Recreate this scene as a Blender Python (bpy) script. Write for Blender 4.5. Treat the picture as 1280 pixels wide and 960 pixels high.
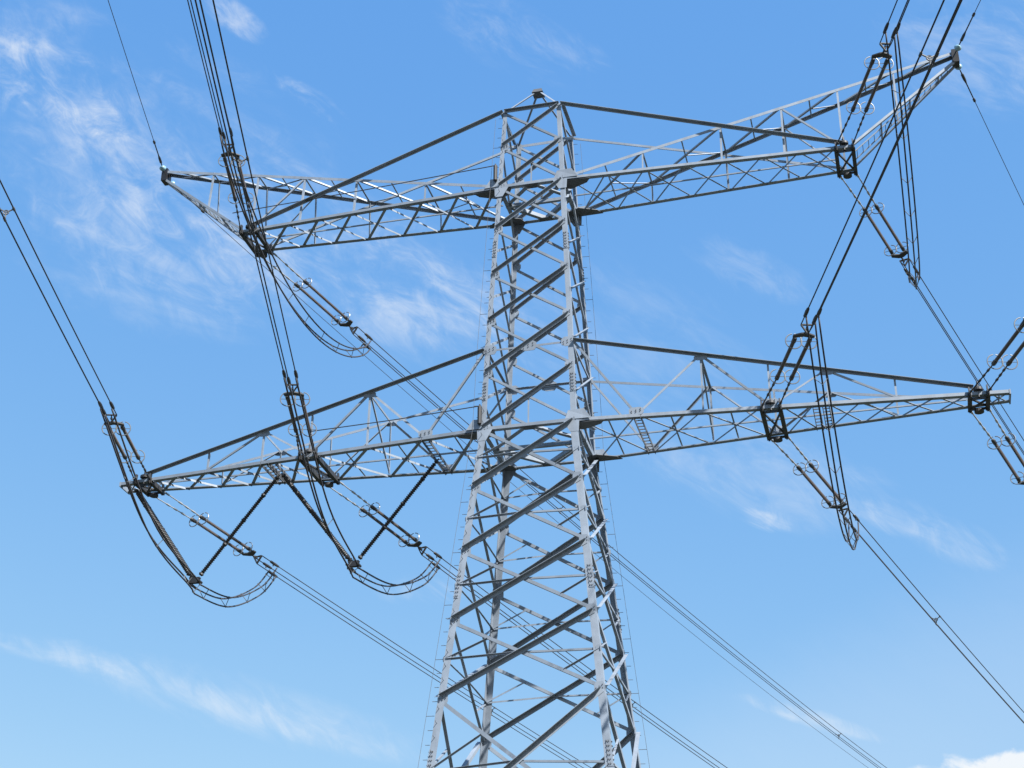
import bpy, math, random
from mathutils import Vector as V, Matrix
random.seed(7)
for o in list(bpy.data.objects): bpy.data.objects.remove(o)
S = bpy.context.scene
COL = S.collection
ZO = 27.2                                   # height of the lower crossarm above the ground

# ------------------------------------------------------------------ camera
yaw, pit, roll = -0.2526, 0.4798, 0.0062
fw = V((math.sin(yaw)*math.cos(pit), math.cos(yaw)*math.cos(pit), math.sin(pit)))
r0 = V((math.cos(yaw), -math.sin(yaw), 0)); u0 = r0.cross(fw)
c_, s_ = math.cos(roll), math.sin(roll)
cr = c_*r0 + s_*u0; cu = -s_*r0 + c_*u0
cam = bpy.data.objects.new('camera', bpy.data.cameras.new('camera')); COL.objects.link(cam)
cam.matrix_world = Matrix(((cr.x, cu.x, -fw.x, 12.54), (cr.y, cu.y, -fw.y, -52.775), (cr.z, cu.z, -fw.z, 1.557), (0, 0, 0, 1)))
cam.data.sensor_width = 36; cam.data.lens = 36*1988.6/1280
cam.data.clip_start = 0.1; cam.data.clip_end = 5000
S.camera = cam

# ------------------------------------------------------------------ sun, sky, exposure
SUN = V((0.55, -0.37, 0.75)).normalized()
sl = bpy.data.objects.new('sun', bpy.data.lights.new('sun', 'SUN')); COL.objects.link(sl)
sl.data.energy = 5.0; sl.data.angle = math.radians(0.53); sl.data.color = (1.0, 0.97, 0.92)
sl.rotation_euler = (-SUN).to_track_quat('-Z', 'Y').to_euler()
S.view_settings.view_transform = 'Standard'; S.view_settings.look = 'None'
S.view_settings.exposure = 1.2975; S.view_settings.gamma = 1.0; S.view_settings.use_curve_mapping = False

W = bpy.data.worlds.new('World'); S.world = W; W.use_nodes = True
W.cycles.sampling_method = 'MANUAL'; W.cycles.sample_map_resolution = 256
nt = W.node_tree; N = nt.nodes; Lk = nt.links
for n in list(N): N.remove(n)
def node(t, **k):
    n = N.new(t)
    for a, b in k.items(): setattr(n, a, b)
    return n
def math_(op, a, b=None, c=None, clamp=False):
    n = node('ShaderNodeMath', operation=op); n.use_clamp = clamp
    for i, x in enumerate((a, b, c)):
        if x is None: continue
        if isinstance(x, (int, float)): n.inputs[i].default_value = x
        else: Lk.new(x, n.inputs[i])
    return n.outputs[0]
def smooth(x, lo, hi, a=0.0, b=1.0):
    n = node('ShaderNodeMapRange', interpolation_type='SMOOTHSTEP')
    Lk.new(x, n.inputs[0])
    for i, v in zip((1, 2, 3, 4), (lo, hi, a, b)): n.inputs[i].default_value = v
    return n.outputs[0]
sky = node('ShaderNodeTexSky', sky_type='NISHITA', sun_disc=False)
sky.sun_elevation = math.asin(SUN.z); sky.sun_rotation = math.atan2(SUN.x, SUN.y)
sky.air_density = 1.0; sky.dust_density = 0.3; sky.ozone_density = 1.6
# the camera's tone curve lifts the deep blue overhead and holds the pale air low down
sr = node('ShaderNodeSeparateColor'); Lk.new(sky.outputs[0], sr.inputs[0])
skyc = node('ShaderNodeCombineColor')
for i, (k, x0, e) in enumerate(((1.411, 2.347, 0.97), (2.389, 3.707, 0.56), (3.444, 5.673, 0.163))):
    Lk.new(math_('MULTIPLY', math_('POWER', math_('MULTIPLY', sr.outputs[i], 1/x0), e), k), skyc.inputs[i])
tc = node('ShaderNodeTexCoord')
sep = node('ShaderNodeSeparateXYZ'); Lk.new(tc.outputs['Generated'], sep.inputs[0])
dz = math_('MAXIMUM', sep.outputs[2], 0.03)
qx = math_('DIVIDE', sep.outputs[0], dz); qy = math_('DIVIDE', sep.outputs[1], dz)   # the cirrus sheet, a plane high overhead
def wisps(along_, k1, k2, detail, rough, warp):
    """noise on the sky dome, drawn out along one bearing as the high wind draws ice cloud"""
    s1 = V(along_).normalized(); s2 = s1.cross(V((-0.2, 0.85, 0.45)).normalized()).normalized(); s3 = s1.cross(s2)
    cmb = node('ShaderNodeCombineXYZ')
    for i, (v, k) in enumerate(((s1, k1), (s2, k2), (s3, k2))):
        n = node('ShaderNodeVectorMath', operation='DOT_PRODUCT'); Lk.new(tc.outputs['Generated'], n.inputs[0]); n.inputs[1].default_value = tuple(v*k)
        Lk.new(n.outputs['Value'], cmb.inputs[i])
    nz = node('ShaderNodeTexNoise'); nz.inputs['Scale'].default_value = 1.0; nz.inputs['Detail'].default_value = detail
    nz.inputs['Roughness'].default_value = rough; nz.inputs['Distortion'].default_value = warp
    Lk.new(cmb.outputs[0], nz.inputs['Vector']); return nz.outputs[0]
W_LONG = wisps((0.9, 0.38, -0.42), 7.0, 26.0, 8, 0.62, 0.9)
W_FINE = wisps((0.75, 0.25, -0.75), 22.0, 62.0, 6, 0.66, 1.2)
W_PUFF = wisps((0.9, 0.38, -0.42), 34.0, 40.0, 8, 0.55, 0.3)
STREAK = math_('ADD', math_('MULTIPLY', W_LONG, 0.60), math_('MULTIPLY', W_FINE, 0.40))
def cloud(ax, ay, bx, by, half, amt, lo=0.4, hi=0.66, edge=-0.15, kind=0, rag=2.2):
    """a patch of cloud from (ax,ay) to (bx,by) on the high sheet, half as wide as 'half'"""
    mx, my = (ax+bx)/2, (ay+by)/2; L = math.hypot(bx-ax, by-ay)/2; c, s = (bx-ax)/2/L, (by-ay)/2/L
    dx = math_('SUBTRACT', qx, mx); dy = math_('SUBTRACT', qy, my)
    u = math_('ADD', math_('MULTIPLY', dx, c/L), math_('MULTIPLY', dy, s/L))
    w = math_('ADD', math_('MULTIPLY', dx, -s/half), math_('MULTIPLY', dy, c/half))
    nz = W_PUFF if kind else STREAK
    rr = math_('ADD', math_('MULTIPLY', u, u), math_('MULTIPLY', w, w))
    rr = math_('MULTIPLY_ADD', math_('SUBTRACT', nz, 0.5), -rag, rr)         # a ragged outline
    m = smooth(rr, edge, 1.0, 1.0, 0.0)
    return math_('MULTIPLY', math_('MULTIPLY', smooth(nz, lo, hi), m), amt)
CLOUDS = [
    dict(ax=-0.815, ay=1.015, bx=-0.720, by=1.221, half=0.061, amt=0.46, lo=0.36, hi=0.74),
    dict(ax=-0.758, ay=1.065, bx=-0.653, by=1.638, half=0.232, amt=0.32, lo=0.36, hi=0.75),
    dict(ax=-0.763, ay=1.155, bx=-0.691, by=1.491, half=0.087, amt=0.16, lo=0.4),
    dict(ax=-0.893, ay=1.270, bx=-0.708, by=1.667, half=0.176, amt=0.16, lo=0.36),
    dict(ax=-0.890, ay=1.137, bx=-0.662, by=0.996, half=0.065, amt=0.22, lo=0.36),
    dict(ax=-0.625, ay=1.401, bx=-0.427, by=1.826, half=0.143, amt=0.36, lo=0.34, hi=0.78),
    dict(ax=-0.598, ay=1.513, bx=-0.473, by=1.747, half=0.119, amt=0.22, lo=0.34),
    dict(ax=-0.544, ay=1.163, bx=-0.499, by=1.262, half=0.020, amt=0.42),
    dict(ax=-0.568, ay=1.025, bx=-0.533, by=1.115, half=0.022, amt=0.42),
    dict(ax=-0.358, ay=1.082, bx=-0.228, by=1.261, half=0.052, amt=0.24),
    dict(ax=-1.760, ay=2.605, bx=-1.549, by=2.975, half=0.104, amt=0.28, lo=0.36),
    dict(ax=-1.621, ay=2.829, bx=-1.180, by=3.935, half=0.117, amt=0.42, lo=0.22, hi=0.72, rag=1.1, edge=-0.4),
    dict(ax=-1.657, ay=2.730, bx=-1.144, by=3.961, half=0.204, amt=0.2, lo=0.34),
    dict(ax=-0.333, ay=2.024, bx=-0.021, by=2.536, half=0.155, amt=0.32, lo=0.34, hi=0.78),
    dict(ax=-0.062, ay=2.355, bx=0.069, by=2.558, half=0.073, amt=0.28, lo=0.38, hi=0.72),
    dict(ax=0.034, ay=2.444, bx=0.175, by=2.755, half=0.064, amt=0.34, lo=0.4, hi=0.72),
    dict(ax=-0.232, ay=2.363, bx=-0.169, by=2.493, half=0.033, amt=0.4),
    dict(ax=0.053, ay=4.380, bx=0.415, by=4.287, half=0.369, amt=0.94, lo=0.22, hi=0.46, edge=0.5, kind=1, rag=2.2),
    dict(ax=-0.079, ay=4.172, bx=0.060, by=4.204, half=0.100, amt=0.6, lo=0.3, hi=0.5, edge=0.2, kind=1),
    dict(ax=0.066, ay=1.155, bx=0.210, by=1.437, half=0.080, amt=0.3, lo=0.36),
    dict(ax=-0.915, ay=2.665, bx=-0.709, by=2.531, half=0.098, amt=0.42, lo=0.36),
    dict(ax=-0.366, ay=3.374, bx=-0.066, by=3.886, half=0.057, amt=0.42, lo=0.36),
    dict(ax=-0.190, ay=1.542, bx=-0.072, by=1.759, half=0.046, amt=0.2),
    dict(ax=-0.563, ay=3.297, bx=0.684, by=4.298, half=2.618, amt=0.13, lo=-0.6, hi=0.4, rag=0.5),
    dict(ax=-0.413, ay=1.522, bx=-0.226, by=2.077, half=0.166, amt=0.14, lo=0.36),
]
#CLOUDS_END#
total = None
for cl in CLOUDS:
    v = cloud(**cl)
    total = v if total is None else math_('ADD', total, v)
mixn = node('ShaderNodeMixRGB')
Lk.new(skyc.outputs[0], mixn.inputs[1]); mixn.inputs[2].default_value = (3.35, 3.5, 3.65, 1)
if total is None: mixn.inputs[0].default_value = 0.0
else: Lk.new(math_('MINIMUM', total, 0.95), mixn.inputs[0])
bg = node('ShaderNodeBackground'); bg.inputs[1].default_value = 0.11
Lk.new(mixn.outputs[0], bg.inputs[0])
out = node('ShaderNodeOutputWorld'); Lk.new(bg.outputs[0], out.inputs[0])

# ------------------------------------------------------------------ materials
def mat(name, col, rough=0.5, metal=0.0, var=0.15, scale=3.0, spec=0.5, bump=0.0):
    m = bpy.data.materials.new(name); m.use_nodes = True
    t = m.node_tree; b = t.nodes['Principled BSDF']
    tcn = t.nodes.new('ShaderNodeTexCoord'); nz = t.nodes.new('ShaderNodeTexNoise')
    nz.inputs['Scale'].default_value = scale; nz.inputs['Detail'].default_value = 6; nz.inputs['Roughness'].default_value = 0.65
    t.links.new(tcn.outputs['Object'], nz.inputs['Vector'])
    oi = t.nodes.new('ShaderNodeObjectInfo')
    mul = t.nodes.new('ShaderNodeMapRange')
    mul.inputs[1].default_value = 0.3; mul.inputs[2].default_value = 0.7
    mul.inputs[3].default_value = 1-var; mul.inputs[4].default_value = 1+var
    t.links.new(nz.outputs[0], mul.inputs[0])
    ob = t.nodes.new('ShaderNodeMapRange'); ob.inputs[3].default_value = 1-var*0.7; ob.inputs[4].default_value = 1+var*0.7
    t.links.new(oi.outputs['Random'], ob.inputs[0])
    mm = t.nodes.new('ShaderNodeMath'); mm.operation = 'MULTIPLY'
    t.links.new(mul.outputs[0], mm.inputs[0]); t.links.new(ob.outputs[0], mm.inputs[1])
    vm = t.nodes.new('ShaderNodeVectorMath'); vm.operation = 'SCALE'; vm.inputs[0].default_value = col
    t.links.new(mm.outputs[0], vm.inputs['Scale']); t.links.new(vm.outputs[0], b.inputs['Base Color'])
    b.inputs['Roughness'].default_value = rough; b.inputs['Metallic'].default_value = metal
    b.inputs['Specular IOR Level'].default_value = spec
    if bump:
        bp = t.nodes.new('ShaderNodeBump'); bp.inputs['Strength'].default_value = bump
        t.links.new(nz.outputs[0], bp.inputs['Height']); t.links.new(bp.outputs[0], b.inputs['Normal'])
    return m
M_STEEL = mat('galvanised_steel', (0.196, 0.230, 0.276), 0.5, 0.12, 0.16, 1.3)
M_PLATE = mat('galvanised_plate', (0.085, 0.09, 0.098), 0.6, 0.2, 0.16, 4.0)
M_BOLT = mat('dull_bolt', (0.09, 0.09, 0.095), 0.6, 0.3, 0.1, 4.0)
M_WIRE = mat('weathered_conductor', (0.038, 0.038, 0.043), 0.65, 0.3, 0.1, 1.0)
M_FIT = mat('dark_fitting', (0.05, 0.05, 0.052), 0.55, 0.4, 0.2, 5.0)
M_RING = mat('bright_ring', (0.17, 0.18, 0.19), 0.4, 0.3, 0.08, 2.0)
M_ROD = mat('bright_rod', (0.34, 0.35, 0.36), 0.4, 0.4, 0.12, 2.0)
M_INS = mat('brown_grey_insulator', (0.10, 0.083, 0.076), 0.45, 0.0, 0.12, 2.0)
M_INSD = mat('black_insulator', (0.016, 0.015, 0.015), 0.4, 0.0, 0.2, 3.0)
M_DISC = mat('pale_blue_disc', (0.22, 0.36, 0.42), 0.15, 0.0, 0.1, 2.0)
M_RUBBER = mat('black_sleeve', (0.02, 0.02, 0.022), 0.6, 0.0, 0.1, 2.0)

# ------------------------------------------------------------------ mesh helpers
class MB:
    def __init__(s): s.v = []; s.f = []
    def add(s, vs, fs):
        o = len(s.v); s.v += [V(a) for a in vs]; s.f += [tuple(i+o for i in f) for f in fs]; return s
    def prism(s, a, b):                      # two matching outlines, a closed solid between
        n = len(a)
        return s.add(list(a)+list(b), [tuple(range(n))[::-1], tuple(range(n, 2*n))] + [(i, (i+1) % n, n+(i+1) % n, n+i) for i in range(n)])
    def angle(s, p0, p1, u, v, w, t=0.012, w2=None, off=0.0, centre=True):
        """steel angle from p0 to p1: one leg along u, the other along v, both at right angles to the run"""
        p0 = V(p0); p1 = V(p1); d = (p1-p0).normalized(); u = V(u); v = V(v)
        u = (u - d*u.dot(d)).normalized(); n = d.cross(u).normalized()
        if n.dot(v) < 0: n = -n
        v = n; w2 = w2 or w
        sh = (-u*w/2 if centre else V((0, 0, 0))) + v*off
        pr = [(0, 0), (w, 0), (w, t), (t, t), (t, w2), (0, w2)]
        return s.prism([p0+sh+u*a+v*b for a, b in pr], [p1+sh+u*a+v*b for a, b in pr])
    def bar(s, p0, p1, u, w, h):             # rectangular bar, w along u, h across
        p0 = V(p0); p1 = V(p1); d = (p1-p0).normalized(); u = V(u); u = (u-d*u.dot(d)).normalized(); v = d.cross(u)
        q = [(-w/2, -h/2), (w/2, -h/2), (w/2, h/2), (-w/2, h/2)]
        return s.prism([p0+u*a+v*b for a, b in q], [p1+u*a+v*b for a, b in q])
    def tube(s, pts, r, n=6, cap=True):
        pts = [V(p) for p in pts]; rr = r if isinstance(r, (list, tuple)) else [r]*len(pts)
        o = len(s.v); d0 = (pts[1]-pts[0]).normalized()
        ref = V((0, 0, 1)) if abs(d0.z) < 0.9 else V((1, 0, 0))
        u = (ref-d0*ref.dot(d0)).normalized()
        for i, p in enumerate(pts):
            d = (pts[min(i+1, len(pts)-1)]-pts[max(i-1, 0)]).normalized()
            u = (u-d*u.dot(d)).normalized(); w = d.cross(u)
            for k in range(n):
                a = 2*math.pi*k/n; s.v.append(p+(u*math.cos(a)+w*math.sin(a))*rr[i])
        for i in range(len(pts)-1):
            for k in range(n):
                s.f.append((o+i*n+k, o+i*n+(k+1) % n, o+(i+1)*n+(k+1) % n, o+(i+1)*n+k))
        if cap: s.f.append(tuple(o+k for k in range(n))[::-1]); s.f.append(tuple(o+(len(pts)-1)*n+k for k in range(n)))
        return s
    def ring(s, c, axis, R, r, n=28, m=6, a0=0.0, a1=2*math.pi):
        c = V(c); ax = V(axis).normalized(); ref = V((0, 0, 1)) if abs(ax.z) < 0.9 else V((1, 0, 0))
        u = (ref-ax*ref.dot(ax)).normalized(); w = ax.cross(u)
        return s.tube([c+(u*math.cos(a0+(a1-a0)*i/n)+w*math.sin(a0+(a1-a0)*i/n))*R for i in range(n+1)], r, m)
    def plate(s, poly, nrm, t):
        n = V(nrm).normalized()*t/2
        return s.prism([V(p)-n for p in poly], [V(p)+n for p in poly])
def obj(name, mb, m, parent=None, label=None, smooth_=False, extra=None):
    nf = len(mb.f)
    if extra: mb.add(extra[0].v, extra[0].f)
    root = parent
    while root is not None and root.parent is not None: root = root.parent
    base = V(root['base']) if root is not None else V((0, 0, 0))
    me = bpy.data.meshes.new(name); me.from_pydata([v-base for v in mb.v], [], mb.f); me.update()
    me.materials.append(m)
    if extra:
        me.materials.append(extra[1])
        for p in me.polygons: p.material_index = int(p.index >= nf)
    if smooth_:
        for p in me.polygons: p.use_smooth = True
    o = bpy.data.objects.new(name, me); COL.objects.link(o)
    if parent is not None: o.parent = parent
    if label: o['label'] = label
    return o
def thing(name, label, cat, base, group=None):
    o = bpy.data.objects.new(name, None); COL.objects.link(o); o.empty_display_size = 0.3
    o.location = base; o['base'] = tuple(base); o['label'] = label; o['category'] = cat
    if group: o['group'] = group
    return o
def lerp(a, b, t): return V(a).lerp(V(b), t)

# ------------------------------------------------------------------ ground
def weather(m):
    """dull streaks running down and faint brown stains, as on old zinc"""
    t = m.node_tree; b = t.nodes['Principled BSDF']; src = b.inputs['Base Color'].links[0].from_socket
    tcn = t.nodes.new('ShaderNodeTexCoord'); mp = t.nodes.new('ShaderNodeMapping'); mp.inputs['Scale'].default_value = (5, 5, .7)
    n1 = t.nodes.new('ShaderNodeTexNoise'); n1.inputs['Scale'].default_value = 1.0; n1.inputs['Detail'].default_value = 7
    r1 = t.nodes.new('ShaderNodeValToRGB'); r1.color_ramp.elements[0].position = .50; r1.color_ramp.elements[1].position = .72
    r1.color_ramp.elements[0].color = (0, 0, 0, 1); r1.color_ramp.elements[1].color = (.32, .32, .32, 1)
    mx = t.nodes.new('ShaderNodeMixRGB'); mx.inputs[2].default_value = (0.12, 0.125, 0.13, 1)
    t.links.new(tcn.outputs['Object'], mp.inputs[0]); t.links.new(mp.outputs[0], n1.inputs['Vector']); t.links.new(n1.outputs[0], r1.inputs[0])
    t.links.new(r1.outputs[0], mx.inputs[0]); t.links.new(src, mx.inputs[1])
    n2 = t.nodes.new('ShaderNodeTexNoise'); n2.inputs['Scale'].default_value = 1.2; n2.inputs['Detail'].default_value = 8
    r2 = t.nodes.new('ShaderNodeValToRGB'); r2.color_ramp.elements[0].position = .66; r2.color_ramp.elements[1].position = .78
    r2.color_ramp.elements[0].color = (0, 0, 0, 1); r2.color_ramp.elements[1].color = (.25, .25, .25, 1)
    m2 = t.nodes.new('ShaderNodeMixRGB'); m2.inputs[2].default_value = (0.13, 0.10, 0.08, 1)
    t.links.new(tcn.outputs['Object'], n2.inputs['Vector']); t.links.new(n2.outputs[0], r2.inputs[0]); t.links.new(r2.outputs[0], m2.inputs[0])
    t.links.new(mx.outputs[0], m2.inputs[1]); t.links.new(m2.outputs[0], b.inputs['Base Color'])
weather(M_STEEL); weather(M_PLATE)
def ground_mat():
    m = bpy.data.materials.new('meadow_grass'); m.use_nodes = True; t = m.node_tree; b = t.nodes['Principled BSDF']
    tcn = t.nodes.new('ShaderNodeTexCoord'); nz = t.nodes.new('ShaderNodeTexNoise'); nz.inputs['Scale'].default_value = 0.35; nz.inputs['Detail'].default_value = 9
    cr_ = t.nodes.new('ShaderNodeValToRGB'); cr_.color_ramp.elements[0].color = (0.020, 0.023, 0.014, 1); cr_.color_ramp.elements[1].color = (0.042, 0.048, 0.030, 1)
    cr_.color_ramp.elements[0].position = 0.35; cr_.color_ramp.elements[1].position = 0.65
    t.links.new(tcn.outputs['Object'], nz.inputs['Vector']); t.links.new(nz.outputs[0], cr_.inputs[0]); t.links.new(cr_.outputs[0], b.inputs['Base Color'])
    b.inputs['Roughness'].default_value = 0.95
    return m
gm = MB(); R_ = 4000; gm.add([(-R_, -R_, 0), (R_, -R_, 0), (R_, R_, 0), (-R_, R_, 0)], [(0, 1, 2, 3)])
g = obj('ground', gm, ground_mat()); g['kind'] = 'structure'; g['label'] = 'green meadow under the lattice tower'

# ------------------------------------------------------------------ the tower
WL, WM, WU, WT = 1.8076, 1.7104, 1.3745, 1.2088
ZM, ZU, ZT, ZA = 3.35, 11.0, 14.81, 16.62
def wid(z):
    if z <= 0: return WL - 0.1*z
    if z <= ZM: return WL+(WM-WL)*z/ZM
    if z <= ZU: return WM+(WU-WM)*(z-ZM)/(ZU-ZM)
    return WU+(WT-WU)*(z-ZU)/(ZT-ZU)
def P(x, y, z): return V((x, y, z+ZO))
def LG(sx, sy, z): w = wid(z); return P(sx*w, sy*w, z)
tower = thing('transmission_tower', 'tall grey steel lattice pylon with a wide lower crossarm and an upturned upper crossarm', 'pylon', (0, 0, 0))

# legs, corner posts of bent angle, with a gusset at every node
for sx in (-1, 1):
    for sy in (-1, 1):
        mb = MB()
        zz = [-ZO, 0, ZM, ZU, ZT+0.08]; ws = [0.245, 0.20, 0.185, 0.17]
        for a, b, w in zip(zz, zz[1:], ws):
            mb.angle(LG(sx, sy, a), LG(sx, sy, b), (-sx, 0, 0), (0, -sy, 0), w, 0.024, centre=False)
        leg = obj('leg', mb, M_STEEL, tower)
        for z, h in ((-6.3, .9), (1.6, .8), (8.0, .8), (-12.6, .9)):        # splice plates with two rows of bolts
            p = LG(sx, sy, z); sp = MB()
            a, b = LG(sx, sy, z-h/2), LG(sx, sy, z+h/2)
            sp.angle(a+V((sx*.014, sy*.014, 0)), b+V((sx*.014, sy*.014, 0)), (-sx, 0, 0), (0, -sy, 0), 0.165, 0.012, centre=False)
            bt = MB()
            for k in range(6):
                for j in (0.055, 0.12):
                    q = lerp(a, b, (k+.5)/6)
                    bt.tube([q+V((-sx*j, sy*.012, 0)), q+V((-sx*j, sy*.045, 0))], 0.019, 6)
                    bt.tube([q+V((sx*.012, -sy*j, 0)), q+V((sx*.045, -sy*j, 0))], 0.019, 6)
            obj('splice_plate', sp, M_STEEL, leg, extra=(bt, M_BOLT))

def gusset(pos, u, n, w, h, skew=0.0, bolts=True, parent=None, t=0.014, side=1):
    """plate with its rows of bolts, u across, z up, n the outward normal"""
    u = V(u).normalized(); n = V(n).normalized(); up = V((0, 0, 1)); pos = V(pos)
    poly = [pos-u*w*.5-up*h*.32, pos-u*w*.2-up*h*.5, pos+u*w*.35-up*h*.5, pos+u*w*.5-up*h*.22,
            pos+u*w*.5+up*h*.28, pos+u*w*.28+up*h*.5, pos-u*w*.3+up*h*.5, pos-u*w*.5+up*h*.25]
    mb = MB(); mb.plate(poly, n, t)
    b = MB()
    if bolts:
        for i in range(3):
            for j in (-1, 1):
                q = pos+u*w*(-.32+.3*i)*1.0+up*h*(.12*j+.13*(i-1))
                b.tube([q, q+n*0.035*side], 0.018, 6)
    return obj('gusset_plate', mb, M_STEEL, parent, extra=(b, M_BOLT) if bolts else None)

UPL = [ZT, 13.0, ZU, 8.92, 6.77, 4.63, 2.35, 0.0]            # levels of the front and back panels
LOW = [0.0, -2.43, -4.95, -7.6, -10.4, -15.4, -21.0, -ZO]
SIDE = [ZT, 13.0, 9.95, 7.83, 5.70, 3.49, 1.2, 0.0]
def face(axis, s):
    """corner function for one face: e = -1/+1 for its two legs; n outward; across direction"""
    if axis == 'y': return (lambda e, z: LG(e, s, z)), V((0, s, 0)), V((1, 0, 0))
    return (lambda e, z: LG(s, e, z)), V((s, 0, 0)), V((0, 1, 0))
def inset(a, b, k): d = (b-a).normalized(); return a+d*k, b-d*k
for axis in 'yx':
    for s in (-1, 1):
        C, n, acr = face(axis, s)
        levels = (UPL if axis == 'y' else SIDE) + LOW[1:]
        outn = n if s < 0 else -n         # outstanding legs are all seen from the front
        if axis == 'x': outn = n
        inn = -n
        for i, (zt, zb) in enumerate(zip(levels, levels[1:])):
            low = zt <= 0.01
            w1 = 0.150 if low else 0.118; w2 = 0.115 if low else 0.09
            if axis == 'x': w1, w2 = w1*.8, w2*.9
            if zb < -11: w1, w2 = w1*1.15, w2*1.15
            # rising brace: its outstanding leg is the upper one and sticks out, so it shades the web
            a, b = inset(C(-1, zb), C(1, zt), 0.10)
            up = V((0, 0, 1))
            mb = MB().angle(a, b, -up, outn, w1, 0.013, w2=w1*1.12, off=0.014 if outn.dot(n) > 0 else 0.016)
            obj('diagonal_brace', mb, M_STEEL, tower)
            a, b = inset(C(-1, zt), C(1, zb), 0.10)
            mb = MB().angle(a, b, up, -outn, w2, 0.012, off=0.016 if outn.dot(n) > 0 else 0.014)
            obj('diagonal_brace', mb, M_STEEL, tower)
            # gusset at the crossing and on the legs
            if axis == 'y':
                for e in (-1, 1):
                    gusset(C(e, zb)-acr*e*0.17, acr, n, 0.36, 0.34 if not low else 0.44, parent=tower, t=0.01, side=1)
            elif zb > -11:
                for e in (-1, 1):
                    gusset(C(e, zb)-acr*e*0.13, acr, n, 0.28, 0.34, parent=tower, t=0.01, bolts=False)
            # crossing point of the two braces
            ha, hb = (C(1, zt)-C(-1, zt)).length, (C(1, zb)-C(-1, zb)).length
            f = hb/(ha+hb); cz = zb+(zt-zb)*f
            X = lerp(C(-1, zb), C(1, zt), hb/(ha+hb))
            if low:
                mz = zb+(zt-zb)*.5
                for e in (-1, 1):
                    m = C(e, mz)
                    tgt = X
                    a, b = inset(m, tgt, 0.06)
                    mb = MB().angle(a, b, -up, n, 0.06, 0.009, w2=.085, off=-0.05) if (e < 0 and axis == 'y') else MB().angle(a, b, up, inn, 0.07, 0.009, off=0.03)
                    obj('horizontal_strut', mb, M_STEEL, tower)
                    # from the middle of the leg to the falling brace
                    q = lerp(C(-1, zt), C(1, zb), 0.26 if e < 0 else 0.74)
                    a, b = inset(m, q, 0.05)
                    mb = MB().angle(a, b, -up, n, 0.055, 0.009, w2=.08, off=-0.06)
                    obj('secondary_strut', mb, M_STEEL, tower)
                    if zb > -11:
                        gusset(C(e, mz)-acr*e*0.06, acr, n, 0.2, 0.24, parent=tower, bolts=False, t=0.009)
# struts at the top, at the waist and at the lower tie level
for axis in 'yx':
    for s in (-1, 1):
        C, n, acr = face(axis, s)
        for z, w in ((ZT, .13), (ZM, .08)):
            a, b = inset(C(-1, z), C(1, z), 0.05)
            mb = MB().angle(a, b, (0, 0, -1), -n if z == ZM else n, w, 0.012, off=0.03)
            obj('horizontal_strut', mb, M_STEEL, tower)
        if axis == 'y':
            gusset(P(0, s*wid(ZM), ZM), acr, n, 0.6, 0.42, parent=tower, t=0.018)
            for e in (-1, 1): gusset(C(e, ZM)-acr*e*.2, acr, n, 0.5, 0.4, parent=tower, t=0.019)
# diamonds and ties in plan at both crossarm levels
for z in (0.0, ZU):
    w = wid(z)
    mids = [P(0, -w, z), P(w, 0, z), P(0, w, z), P(-w, 0, z)]
    dz_ = V((0, 0, -0.05))
    for k in range(4):
        a, b = inset(mids[k]+dz_, mids[(k+1) % 4]+dz_, .05)
        obj('plan_brace', MB().angle(a, b, (a+b)*0.5-P(0, 0, z)-dz_, (0, 0, 1), 0.17, 0.014), M_STEEL, tower)
    obj('plan_brace', MB().angle(mids[3]+dz_*2.2, mids[1]+dz_*2.2, (0, 1, 0), (0, 0, 1), 0.14, 0.012), M_STEEL, tower)
    for s in (-1, 1):
        a, b = P(s*w, -w, z), P(s*w, w, z)
        obj('waist_beam', MB().angle(*inset(a, b, .05), (0, 0, 1), (-s, 0, 0), 0.17, 0.014), M_STEEL, tower)
        obj('waist_beam', MB().angle(P(-w+.05, s*w, z), P(w-.05, s*w, z), (0, 0, 1), (0, -s, 0), 0.125, 0.016, w2=.2, off=-0.035), M_STEEL, tower)
    for k, m_ in enumerate(mids):
        t_ = V((1, 0, 0)) if k % 2 == 0 else V((0, 1, 0)); r_ = V((0, 1, 0)) if k % 2 == 0 else V((1, 0, 0))
        inw = -1 if k in (1, 2) else 1
        q = m_+V((0, 0, -.075))
        obj('plan_plate', MB().plate([q-t_*.3, q+t_*.3, q+t_*.18+r_*inw*.28, q-t_*.18+r_*inw*.28], (0, 0, 1), .014), M_PLATE, tower)
    obj('tie_hanger', MB().angle(P(0, -w, z)+V((0, -.0, .05)), P(0, -wid(z+1.1), z+1.1), (1, 0, 0), (0, 1, 0), .06, .008, off=.05), M_STEEL, tower)
# the little pyramid on top
for sx in (-1, 1):
    for sy in (-1, 1):
        a = LG(sx, sy, ZT); b = P(sx*.11, sy*.11, ZA-.1)
        obj('peak_strut', MB().angle(a, b, (-sx, 0, 0), (0, -sy, 0), 0.075, 0.01, centre=False), M_STEEL, tower)
obj('peak_cap', MB().prism([P(a*.24, b*.24, ZA-.2) for a, b in ((-1, -1), (1, -1), (1, 1), (-1, 1))], [P(a*.17, b*.17, ZA) for a, b in ((-1, -1), (1, -1), (1, 1), (-1, 1))]), M_PLATE, tower)

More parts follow.
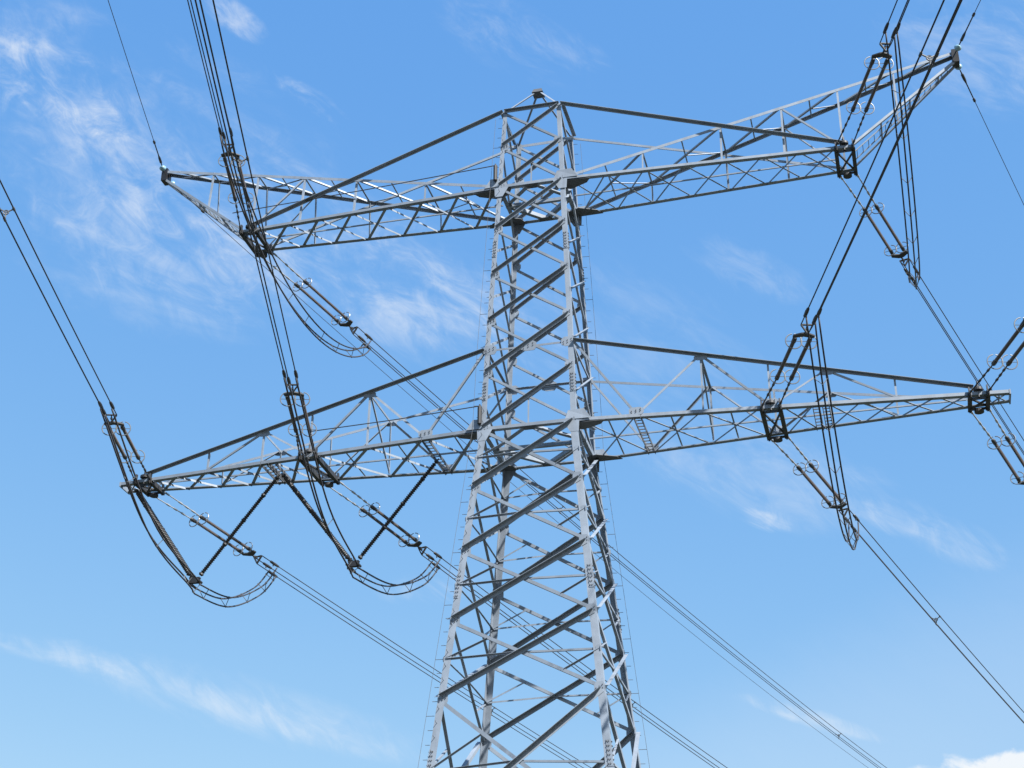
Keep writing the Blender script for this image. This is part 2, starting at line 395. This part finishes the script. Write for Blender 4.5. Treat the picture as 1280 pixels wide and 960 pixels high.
# climbing rails with step bolts on two opposite legs
for sx, sy in ((-1, -1), (1, 1)):
    mb = MB(); zs = [z*.5 for z in range(-50, 30)]
    offv = V((sx*.30, sy*.03, 0))
    mb.tube([LG(sx, sy, z)+offv for z in zs], 0.007, 5)
    for i, z in enumerate(zs):
        q = LG(sx, sy, z)
        mb.tube([q+V((sx*(.02 if i % 2 == 0 else .0), 0, 0)), q+V((sx*(.30 if i % 4 == 0 else .17), sy*.03, 0))], 0.010, 5)
        q2 = LG(sx, sy, z+.25)
        mb.tube([q2+V((-sx*.10, sy*.0, 0)), q2+V((-sx*.10, sy*.17, 0)), q2+V((-sx*.10, sy*.17, .05))], 0.011, 5)
    obj('climbing_rail', mb, M_PLATE, tower)

# ------------------------------------------------------------------ crossarms
LU, YU = 12.68, 0.816
XT, ZTIP = 17.03, 15.24
LL, YL = 17.07, 0.396
def yu(x): return WU+(YU-WU)*(x-WU)/(LU-WU)
def yl(x): return WL+(YL-WL)*(x-WL)/(LL-WL)
def brace(name, a, b, u, v, w, parent, t=0.009, off=0.0, m=None, ins=0.03):
    a, b = inset(V(a), V(b), ins)
    return obj(name, MB().angle(a, b, u, v, w, t, off=off), m or M_STEEL, parent)
def ladder_beam(sx, x, y0, y1, z, gap, parent, w=.075):
    mb = MB()
    for k in (-1, 1):
        mb.bar(P(sx*x+k*gap/2, -y0, z), P(sx*x+k*gap/2, y1, z), (0, 0, 1), .13, .022)
    n = max(5, int((y0+y1)/.26))
    for i in range(n+1):
        y = -y0+(y0+y1)*(i+.3)/(n+.6)
        mb.bar(P(sx*x-gap/2, y, z), P(sx*x+gap/2, y, z), (0, 0, 1), .03, .03)
    return obj('walkway_ladder', mb, M_PLATE, parent)
def frame(sx, xc, yf, z, parent, half=.325, drop=.07):
    """two stout beams from chord to chord, end plates, a pin rod and its disc: the strings pull on these"""
    mb = MB()
    for k in (-1, 1):
        x = sx*xc+k*half; y = yf(xc)
        for g_ in (-.05, .05):
            mb.bar(P(x+g_, -y-.12, z-drop), P(x+g_, y+.12, z-drop), (0, 0, 1), .19, .024)
        mb.bar(P(x, -y-.12, z-drop-.10), P(x, y+.12, z-drop-.10), (0, 0, 1), .018, .15)
        for s in (-1, 1):
            mb.plate([P(x, s*(y+.06), z-.24), P(x, s*(y+.24), z-.16), P(x, s*(y+.24), z+.02), P(x, s*(y+.10), z+.26), P(x, s*(y-.02), z+.26)], (1, 0, 0), .05)
    y = yf(xc)
    for s in (-1, 1): mb.bar(P(sx*xc-half, s*(y-.07), z-.17), P(sx*xc+half, s*(y-.07), z-.17), (0, 0, 1), .10, .02)
    mb.bar(P(sx*xc-half, -y+.1, z-.12), P(sx*xc+half, y-.1, z-.12), (0, 0, 1), .06, .06)
    mb.bar(P(sx*xc+half, -y+.1, z-.19), P(sx*xc-half, y-.1, z-.19), (0, 0, 1), .06, .06)
    o = obj('mounting_frame', mb, M_FIT, parent)
    for s in (-1, 1):
        q = P(sx*xc, s*(y-.02), z+(.16 if s < 0 else -.24)); d = MB()
        d.tube([q-V((0, 0, .05)), q+V((0, 0, .04)), q+V((0, 0, .09))], [.17, .17, .09], 14)
        if s < 0: d.tube([q-V((0, 0, .3)), q+V((0, 0, .3))], .035, 8)
        obj('pin_housing', d, M_FIT, o)
    return o
def corner_plates(sx, w, z, parent):
    for s in (-1, 1):
        x0 = sx*(w-.55); x1 = sx*(w+1.05)
        q = [P(x0, s*(w-.02), z-.10), P(x1, s*(w-.055), z-.10), P(sx*(w+.85), s*(w-.36), z-.10), P(sx*(w+.15), s*(w-.68), z-.10), P(sx*(w-.40), s*(w-.45), z-.10)]
        obj('corner_gusset', MB().plate(q, (0, 0, 1), .02), M_PLATE, parent)
        q = [P(sx*(w-.42), s*(w+.028), z+.02), P(sx*(w+.55), s*(w+.01), z+.02), P(sx*(w+.3), s*(w+.01), z+.42), P(sx*(w-.3), s*(w+.0), z+.40)]
        obj('web_gusset', MB().plate(q, (0, 1, 0), .014), M_STEEL, parent)
        q = [P(sx*(w-.46), s*(w+.034), z-.06), P(sx*(w+.12), s*(w+.034), z-.06), P(sx*(w+.10), s*(w+.05), z-.50), P(sx*(w-.22), s*(w+.05), z-.50)]
        obj('web_gusset', MB().plate(q, (0, 1, 0), .014), M_STEEL, parent)

def plan_x(sx, nodes, yf, z, parent, wA, wB, strut=False, centre_w=0.0):
    for a, b in zip(nodes, nodes[1:]):
        # A: outer front to inner back, leg hanging down; B: inner front to outer back, leg up
        brace('plan_lacing', P(sx*b, -yf(b), z-.03), P(sx*a, yf(a), z-.03), (sx, 1, 0), (0, 0, -1), wA, parent, off=0.004)
        brace('plan_lacing', P(sx*a, -yf(a), z-.03), P(sx*b, yf(b), z-.03), (sx, 1, 0), (0, 0, 1), wB, parent, off=0.006)
        if strut:
            m = (a+b)/2
            brace('plan_strut', P(sx*m, -yf(m), z), P(sx*m, yf(m), z), (1, 0, 0), (0, 0, 1), .06, parent, off=.03)
def rail_line(sx, a, b, parent):
    mb = MB().tube([a, lerp(a, b, .5)-V((0, 0, .04)), b], .022, 6)
    o = obj('safety_line', mb, M_FIT, parent)
    obj('line_damper', MB().tube([b+V((0, -.03, .05)), b+V((0, -.03, 0)), b+V((0, -.03, -.05)), b+V((0, -.03, -.75)), b+V((0, -.03, -.8))], [.03, .03, .085, .085, .03], 8), M_RUBBER, o)

def upper_arm(sx):
    side = 'left' if sx < 0 else 'right'
    mb = MB(); up = V((0, 0, 1))
    for s in (-1, 1):
        mb.angle(P(sx*WU, s*WU, ZU), P(sx*(LU+.02), s*YU, ZU), up, (0, -s, 0), .115, .016, w2=.19, off=-.012)
    arm = obj('upper_crossarm', mb, M_STEEL, tower)
    T = {s: P(sx*XT, s*.14, ZTIP) for s in (-1, 1)}
    R = {s: P(sx*WU, s*WU, ZU+.03) for s in (-1, 1)}
    def rise(x, s): return lerp(R[s], T[s], (x-WU)/(XT-WU))
    def low(x, s): return P(sx*x, s*yu(x), ZU)
    def top(x, s): return lerp(LG(sx, s, ZT), P(sx*(LU-.5), s*yu(LU-.5), ZU+.16), (x-WT)/(LU-.5-WT))
    for s in (-1, 1):
        obj('rising_chord', MB().angle(R[s], T[s], -up, (0, -s, 0), .125, .012, off=-.01), M_STEEL, arm)
        # the top chord, its flat leg on top and sticking out
        obj('top_chord', MB().angle(LG(sx, s, ZT), P(sx*(LU-.4), s*yu(LU-.4), ZU+.14), -up, (0, s, 0), .10, .014, w2=.17), M_STEEL, arm)
    nodes = [4.52, 7.64, 10.07, 12.31]
    for s in (-1, 1):
        for x in nodes:
            brace('vertical_web', rise(x, s), low(x, s), (sx, 0, 0), (0, -s, 0), .08 if x > 4.6 else .06, arm, off=.012)
        brace('diagonal_web', rise(10.07, s), low(12.2, s)+up*.15, (0, 0, 1), (0, -s, 0), .07, arm, off=.012)
    # deck between the rising chords
    xs = [WU+.1]+nodes+[14.54, 16.3]
    for i, (a, b) in enumerate(zip(xs, xs[1:])):
        brace('deck_lacing', rise(b, -1), rise(a, 1), (sx, 1, 0), (0, 0, 1), .07, arm)
        if i < 5:
            brace('deck_strut', rise(b, -1), rise(b, 1), (1, 0, 0), (0, 0, 1), .07, arm, off=.01)
            m = lerp(rise(b, -1), rise(a, 1), .5)
            brace('deck_strut', rise((a+b)/2, -1), m, (1, 0, 0), (0, 0, 1), .055, arm, off=.012)
            brace('deck_strut', m, rise((a+b)/2, 1), (1, 0, 0), (0, 0, 1), .055, arm, off=.014)
            brace('deck_strut', m, rise(b, 1), (0, -1, 0), (0, 0, 1), .05, arm, off=.016)
        if sx < 0 and i >= 2:
            brace('deck_lacing', rise(a, -1), rise(b, 1), (-sx, 1, 0), (0, 0, -1), .06, arm, off=.01)
    plan_x(sx, [WU+.1, 3.02, 4.56, 6.15, 7.7, 9.17, 10.6, 12.0], yu, ZU, arm, .06 if sx > 0 else .075, .06 if sx > 0 else .115)
    brace('centre_strut', P(sx*(WU+.1), 0, ZU-.02), P(sx*12.0, 0, ZU-.02), (0, 1, 0), (0, 0, 1), .05, arm, off=.03)
    frame(sx, 12.355, yu, ZU, arm)
    # walkway up to the ground-wire tip
    E = {s: P(sx*(LU+.02), s*YU*.95, ZU+.12) for s in (-1, 1)}; F = {s: P(sx*(XT-.05), s*.18, ZTIP-.42) for s in (-1, 1)}
    for s in (-1, 1):
        obj('walkway_chord', MB().angle(E[s], F[s], up, (0, -s, 0), .10, .011), M_STEEL, arm)
    for f in (.0, .27, .55, .83):
        a, b = lerp(E[-1], F[-1], f), lerp(E[1], F[1], f)
        brace('walkway_strut', a, b, (sx, 0, 1), (0, 0, -1), .09, arm, off=-.03)
    for x in (14.54,):
        for s in (-1, 1):
            brace('vertical_web', rise(x, s), lerp(E[s], F[s], (x-LU)/(XT-LU)), (sx, 0, 0), (0, -s, 0), .07, arm, off=.012)
    lb = MB()
    ea, eb = lerp(E[-1], E[1], .36), lerp(F[-1], F[1], .30); ec, ed = lerp(E[-1], E[1], .72), lerp(F[-1], F[1], .75)
    lb.bar(ea, eb, up, .05, .02); lb.bar(ec, ed, up, .05, .02)
    for i in range(18): lb.bar(lerp(ea, eb, (i+.5)/18), lerp(ec, ed, (i+.5)/18), up, .025, .025)
    obj('walkway_ladder', lb, M_STEEL, arm)
    tp = MB().prism([P(sx*(XT-.16), y, z) for y, z in ((-.22, ZTIP-.5), (.22, ZTIP-.5), (.22, ZTIP+.12), (-.22, ZTIP+.12))], [P(sx*(XT+.10), y, z) for y, z in ((-.22, ZTIP-.5), (.22, ZTIP-.5), (.22, ZTIP+.12), (-.22, ZTIP+.12))])
    obj('tip_plate', tp, M_INSD, arm)
    corner_plates(sx, WU, ZU, arm)
    if sx < 0: rail_line(sx, P(-13.2, -yu(12.6)-.0, ZU+1.0), P(-WU-.08, -WU-.05, ZU+1.05), arm)
def lower_arm(sx):
    mb = MB(); up = V((0, 0, 1))
    for s in (-1, 1):
        mb.angle(P(sx*WL, s*WL, 0), P(sx*LL, s*YL, 0), up, (0, -s, 0), .125, .017, w2=.20, off=-.012)
    arm = obj('lower_crossarm', mb, M_STEEL, tower)
    TE = {s: P(sx*15.85, s*(yl(15.85)-.03), .24) for s in (-1, 1)}; T0 = {s: LG(sx, s, ZM) for s in (-1, 1)}
    def top(x, s): return lerp(T0[s], TE[s], (x-WM)/(15.85-WM))
    def low(x, s): return P(sx*x, s*yl(x), .06)
    for s in (-1, 1):
        obj('top_chord', MB().angle(T0[s], TE[s], -up, (0, s, 0), .10, .014, w2=.16), M_STEEL, arm)
        n = (0, -s, 0)
        brace('diagonal_web', T0[s], low(4.0, s), (sx, 0, 0), n, .085, arm, off=.012)
        brace('diagonal_web', low(4.05, s), top(6.35, s), (sx, 0, 0), n, .09, arm, off=.012)
        brace('diagonal_web', top(6.45, s), low(8.8, s), (sx, 0, 0), n, .08, arm, off=.012)
        brace('diagonal_web', low(8.85, s), top(10.8, s), (sx, 0, 0), n, .075, arm, off=.012)
        brace('diagonal_web', top(10.9, s), low(13.2, s), (sx, 0, 0), n, .07, arm, off=.012)
        for x in (6.4, 8.8, 10.85, 13.2):
            brace('vertical_web', top(x, s), low(x, s), (sx, 0, 0), n, .07, arm, off=.022)
        for x in (4.0, 8.8):
            gusset(low(x, s)+up*.12, (1, 0, 0), (0, s, 0), .55, .3, parent=arm, t=.012)
        for x in (6.4, 10.85): gusset(top(x, s)-up*.08, (1, 0, 0), (0, s, 0), .5, .22, parent=arm, t=.012, bolts=False)
    for x in (6.4, 10.85):
        brace('cross_strut', top(x, -1), top(x, 1), (sx, 0, 0), (0, 0, -1), .09, arm, off=.02)
    m = lerp(top(6.4, -1), top(6.4, 1), .5)
    brace('cross_strut', top(6.4, -1), low(6.4, 1), (sx, 0, 0), (0, 0, 1), .06, arm, off=.03)
    wA, wB = (.06, .065) if sx > 0 else (.085, .125)
    plan_x(sx, [WL+.1, 3.95], yl, 0, arm, wA, wB, True); plan_x(sx, [4.1, 6.3, 8.4], yl, 0, arm, wA, wB, True)
    plan_x(sx, [9.2, 10.3], yl, 0, arm, wA, wB); plan_x(sx, [10.78, 11.95, 13.2, 14.52, 15.6], yl, 0, arm, wA, wB)
    plan_x(sx, [16.33, 17.0], yl, 0, arm, .06, .06)
    brace('centre_strut', P(sx*(WL+.1), 0, -.02), P(sx*15.6, 0, -.02), (0, 1, 0), (0, 0, 1), .055, arm, off=.03)
    frame(sx, 8.8, yl, 0, arm); frame(sx, 16.0, yl, 0, arm, half=.31)
    # end piece
    eb = MB().bar(P(sx*LL, -YL-.03, -.02), P(sx*LL, YL+.03, -.02), up, .19, .05)
    eb.bar(P(sx*(LL-.38), -YL, -.05), P(sx*(LL-.38), YL, -.05), up, .10, .04)
    obj('end_beam', eb, M_STEEL, arm)
    ladder_beam(sx, 4.02, yl(4), yl(4), -.05, .26, arm)
    ladder_beam(sx, 10.38, yl(10.4), yl(10.4), -.05, .24, arm); ladder_beam(sx, 10.72, yl(10.7), yl(10.7), -.05, .24, arm)
    corner_plates(sx, WL, 0, arm)
    if sx < 0: rail_line(sx, P(-8.8, -yl(8.8), 1.02), P(-WL-.02, -WL-.05, .95), arm)
for sx in (-1, 1): upper_arm(sx); lower_arm(sx)

# ------------------------------------------------------------------ insulator strings, conductors, jumpers
AZF, SF, CF, DF = 0.2807, 0.0737, 0.0006, 7.32
AZB, SB, CB, DB = 0.2995, 0.1208, 0.0005, 7.585
POS = {'LO': (-16.0, 'left lower crossarm tip'), 'LI': (-8.8, 'left lower crossarm middle'), 'RI': (8.8, 'right lower crossarm middle'),
       'RO': (16.0, 'right lower crossarm tip'), 'UL': (-12.355, 'left upper crossarm end'), 'UR': (12.355, 'right upper crossarm end')}
def attach(key, sg):
    x = POS[key][0]; y = yu(abs(x)) if key[0] == 'U' else yl(abs(x)); z = ZU if key[0] == 'U' else 0.0
    return P(x, sg*y, z)
def span(key, sg):
    az, s, c, D = (AZF, SF, CF, DF) if sg < 0 else (AZB, SB, CB, DB)
    h = V((math.sin(az), sg*math.cos(az), 0)); lat = V((math.cos(az), -sg*math.sin(az), 0))
    A = attach(key, sg)
    return A, h, lat, s, c, D
def along(A, h, s, c, t): return A + h*t + V((0, 0, -s*t+c*t*t))
SUBS = [(-.2, .12), (.2, .12), (0.0, -.23)]              # the three wires of a bundle, across and up
def shed_tube(mb, a, b, rc, rs, pitch, n=10):
    a = V(a); b = V(b); L = (b-a).length; k = int(L/pitch); pts = []; rr = []
    for i in range(k):
        t = i*pitch/L
        for dt, r in ((0.0, rc), (.38*pitch/L, rc), (.42*pitch/L, rs), (.62*pitch/L, rs*.93), (.9*pitch/L, rc)):
            pts.append(lerp(a, b, t+dt)); rr.append(r)
    pts.append(b); rr.append(rc)
    return mb.tube(pts, rr, n)
def string(key, sg):
    A, h, lat, s, c, D = span(key, sg)
    where = 'towards the viewer' if sg < 0 else 'away behind the tower'
    th = thing('insulator_string', 'paired rod insulators with rings pulling %s from the %s' % (where, POS[key][1]), 'insulator', A, 'tension insulator strings on the crossarms')
    ax = (h+V((0, 0, -s))).normalized(); up = lat.cross(ax).normalized()
    if up.z < 0: up = -up
    at = lambda t, l=0.0, u=0.0: along(A, h, s, c, t)+lat*l+up*u
    half0, half1 = .325, .25
    for k in (-1, 1):
        w = lambda t: k*(half0+(half1-half0)*min(1, t/2.6))
        p0 = A+V((k*half0, sg*.12, -.04))
        lr = MB().tube([p0, at(2.5, w(2.5))], .026, 6)
        for f in (.1, .45, .62, .8): q = lerp(p0, at(2.5, w(2.5)), f); lr.tube([q-ax*.09, q+ax*.09], .045, 6)
        obj('link_rod', lr, M_ROD if sg > 0 else M_FIT, th)
        ins = MB(); shed_tube(ins, at(2.62, w(3)), at(5.55, w(3)), .042, .068, .085)
        o = obj('insulator_rod', ins, M_INS, th)
        obj('end_cap', MB().tube([at(2.45, w(3)), at(2.5, w(3)), at(2.72, w(3)), at(2.78, w(3))], [.04, .08, .08, .05], 8), M_FIT, o)
        obj('end_cap', MB().tube([at(5.45, w(3)), at(5.5, w(3)), at(5.7, w(3)), at(5.8, w(3))], [.05, .08, .08, .04], 8), M_FIT, o)
        for t in (2.68, 5.52):
            rg = MB().ring(at(t, w(3)), ax, .265, .020, 30, 6, 0.15, 2*math.pi-.15)
            for a_ in (1, -1): rg.tube([at(t, w(3)), at(t, w(3))+lat*.265*a_], .012, 5)
            obj('corona_ring', rg, M_RING, th)
    y1 = 6.02
    for k in (-1, 1): pass
    yk = MB().plate([at(5.8, -.34), at(5.98, -.36), at(6.14, -.12), at(6.18, 0), at(6.14, .12), at(5.98, .36), at(5.8, .34), at(5.92, 0)], up, .045)
    obj('yoke_plate', yk, M_FIT, th)
    tr = MB().tube([at(6.1), at(6.5)], .035, 6)
    y2 = 6.52
    tri = [at(y2, a, b*.95-.0) for a, b in SUBS]
    for i in range(3): tr.bar(tri[i], tri[(i+1) % 3], ax, .09, .03)
    tr.tube([at(6.2), tri[2]], .022, 6); tr.tube([at(6.2), lerp(tri[0], tri[1], .5)], .022, 6)
    obj('triangle_yoke', tr, M_FIT, th)
    for i, (a, b) in enumerate(SUBS):
        d = .22*(i == 2)
        p0, p1, p2 = at(y2, a, b), at(y2+.62+d, a, b), at(y2+1.2+d, a, b)
        cl = MB().tube([p0, lerp(p0, p1, .95), p1, lerp(p1, p2, .5), lerp(p1, p2, .9), p2], [.02, .02, .055, .065, .05, .022], 8)
        cl.tube([lerp(p1, p2, .3), lerp(p1, p2, .3)-V((0, 0, .14))], .028, 6)      # the jumper lug
        obj('dead_end_clamp', cl, M_FIT, th)
    return th
def bundle(key, sg, spacers, T):
    A, h, lat, s, c, D = span(key, sg)
    where = 'running overhead towards the viewer' if sg < 0 else 'sinking away behind the tower'
    base = along(A, h, s, c, D)
    th = thing('conductor_bundle', 'dark three-wire bundle %s from the %s' % (where, POS[key][1]), 'power line', base, 'conductor bundles strung from the tower')
    for i, (a, b) in enumerate(SUBS):
        d = .22*(i == 2)
        n = 60; pts = [along(A, h, s, c, t)+lat*a+V((0, 0, b)) for t in [D-.05+d+(T-D)*(k/n)**1.6 for k in range(n+1)]]
        obj('conductor_wire', MB().tube(pts, .021, 6), M_WIRE, th, smooth_=True)
    for t in spacers:
        sp = MB(); q = along(A, h, s, c, t)
        tri = [q+lat*a+V((0, 0, b)) for a, b in SUBS]
        ce = (tri[0]+tri[1]+tri[2])/3
        for k in range(3): sp.tube([ce, tri[k]], .022, 6); sp.tube([tri[k]-h*.08, tri[k]+h*.08], .036, 6)
        sp.ring(ce, h, .07, .02, 12, 5)
        obj('bundle_spacer', sp, M_PLATE, th)
def jumper(key, sag, vpt=None):
    Af, hf, lf, sf, cf, Df = span(key, -1); Ab, hb, lb_, sb, cb, Db = span(key, 1)
    p0 = along(Af, hf, sf, cf, Df); p1 = along(Ab, hb, sb, cb, Db)
    th = thing('jumper_loop', 'slack three-wire jumper loop hanging below the %s' % POS[key][1], 'jumper cable', p0, 'jumper loops under the crossarms')
    def mid(t):
        if vpt is None:
            b = 4*t*(1-t); b = b**.8
            return lerp(p0, p1, t)+V((0, 0, -sag*b))
        # pushed out by the V insulator: cubic pieces through its clamp
        q = [p0, lerp(p0, vpt, .5)+V((0, 0, -1.0)), vpt+V((0, -.35, .02)), vpt+V((0, .35, -.08)), lerp(vpt, p1, .42)+V((0, 0, -.95)), lerp(vpt, p1, .8)+V((0, 0, -.72)), p1]
        x = t*(len(q)-1); i = min(int(x), len(q)-2); f = x-i
        a, b, c, d = q[max(i-1, 0)], q[i], q[i+1], q[min(i+2, len(q)-1)]
        return 0.5*((2*b)+(c-a)*f+(2*a-5*b+4*c-d)*f*f+(3*b-a-3*c+d)*f**3)
    n = 56
    def sub(i, t):
        a, b = SUBS[i]
        lt = lf.lerp(lb_, t).normalized()
        tan = (mid(min(t+.01, 1))-mid(max(t-.01, 0))).normalized()
        upv = lt.cross(tan); upv = upv if upv.z > 0 else -upv
        k = 1.0
        return mid(t)+lt*a*k+upv*(b-.12)*k+V((0, 0, .0))
    for i in range(3):
        obj('jumper_wire', MB().tube([sub(i, k/n) for k in range(n+1)], .032, 6), M_WIRE, th, smooth_=True)
    for t in (.1, .2, .32, .43, .54, .65, .76, .87, .95):
        sp = MB(); tri = [sub(i, t) for i in range(3)]
        sp.tube([tri[0], tri[2]], .014, 5); sp.tube([tri[1], tri[2]], .014, 5)
        for q in tri: sp.tube([q-V((0, .05, 0)), q+V((0, .05, 0))], .034, 6)
        obj('jumper_spacer', sp, M_PLATE, th)
VL = P(-13.6, 0, -4.27); VI = P(-7.17, 0, -4.17)
def v_string(xl, xr, b, label):
    th = thing('v_insulator', label, 'insulator', b, 'V-shaped jumper insulators under the left lower crossarm')
    for x, dbl in ((xl, True), (xr, False)):
        a = P(x, 0, -.14)
        for k in ((-.09, .09) if dbl else (0.0,)):
            d = V((0, k*1.6, 0))
            e = b+V((.16 if not dbl else -.12, 0, .16))+d
            mb = MB().tube([a+d, lerp(a+d, e, .06)], .03, 6)
            shed_tube(mb, lerp(a+d, e, .05), lerp(a+d, e, .96), .06, .094, .085)
            cp = MB()
            for f in (.03, .2, .45, .68, .97):
                cp.tube([lerp(a+d, e, f-.014), lerp(a+d, e, f), lerp(a+d, e, f+.014)], [.06, .105, .06], 10)
            obj('insulator_rod', mb, M_INSD, th, extra=(cp, M_INSD))
    yk = MB().plate([b+V((-.22, -.05, .15)), b+V((.22, -.05, .15)), b+V((.15, -.05, -.08)), b+V((-.15, -.05, -.08))], (0, 1, 0), .05)
    yk.plate([b+V((-.22, .05, .15)), b+V((.22, .05, .15)), b+V((.15, .05, -.08)), b+V((-.15, .05, -.08))], (0, 1, 0), .05)
    yk.tube([b+V((-.22, -.16, -.02)), b+V((-.22, .16, -.02))], .05, 8); yk.tube([b+V((.22, -.16, -.02)), b+V((.22, .16, -.02))], .05, 8)
    yk.tube([b+V((0, -.2, -.22)), b+V((0, .2, -.22))], .05, 8)
    obj('clamp_yoke', yk, M_INSD, th)
v_string(-16.55, -10.45, VL, 'black V-shaped insulator holding the outer jumper loop under the left lower crossarm')
v_string(-10.3, -3.95, VI, 'black V-shaped rod insulator holding the inner jumper loop, next to the tower')
for key in POS:
    for sg in (-1, 1):
        string(key, sg)
        sp = [21.0, 66.0] if sg < 0 else ([17.6, 62] if key == 'RI' else [25.5, 66.0, 112])
        bundle(key, sg, sp, 150 if sg < 0 else 235)
jumper('LO', 3, VL); jumper('LI', 3, VI)
jumper('UL', 2.9); jumper('UR', 2.75); jumper('RI', 3.0); jumper('RO', 3.0)

# ground wires at the tips of the upper crossarm
def earth(sx, sg):
    az, s, c = (0.2781, .0691, .0006) if sg < 0 else (.2791, .1149, .0005)
    h = V((math.sin(az), sg*math.cos(az), 0)); A = P(sx*XT, sg*.2, ZTIP-.05 if sg < 0 else ZTIP-.2)
    th = thing('ground_wire', 'single thin wire running %s from the %s upper crossarm tip' % ('overhead towards the viewer' if sg < 0 else 'down and away behind the tower', 'left' if sx < 0 else 'right'), 'power line', A, 'ground wires at the crossarm tips')
    T = 150 if sg < 0 else 235; n = 60
    obj('wire', MB().tube([along(A, h, s, c, .9+(T-.9)*(k/n)**1.6) for k in range(n+1)], .014, 6), M_WIRE, th, smooth_=True)
    ft = MB()
    q = lambda t: along(A, h, s, c, t)
    ft.tube([q(.0), q(.25)], .025, 6); ft.tube([q(.5), q(.75), q(.8), q(1.1), q(1.35)], [.02, .03, .06, .06, .03], 8)
    ft.tube([q(1.3), q(2.3)], .026, 6); ft.tube([q(2.3), q(2.36), q(2.5), q(2.56)], [.02, .055, .055, .02], 8)
    obj('dead_end_fitting', ft, M_FIT, th)
    ds = MB().tube([q(.22), q(.27), q(.32), q(.4), q(.46)], [.05, .13, .15, .09, .04], 14)
    obj('insulator_disc', ds, M_DISC, th, smooth_=True)
for sx in (-1, 1):
    for sg in (-1, 1): earth(sx, sg)
S.render.engine = 'CYCLES'
S.render.resolution_x, S.render.resolution_y = 1024, 768
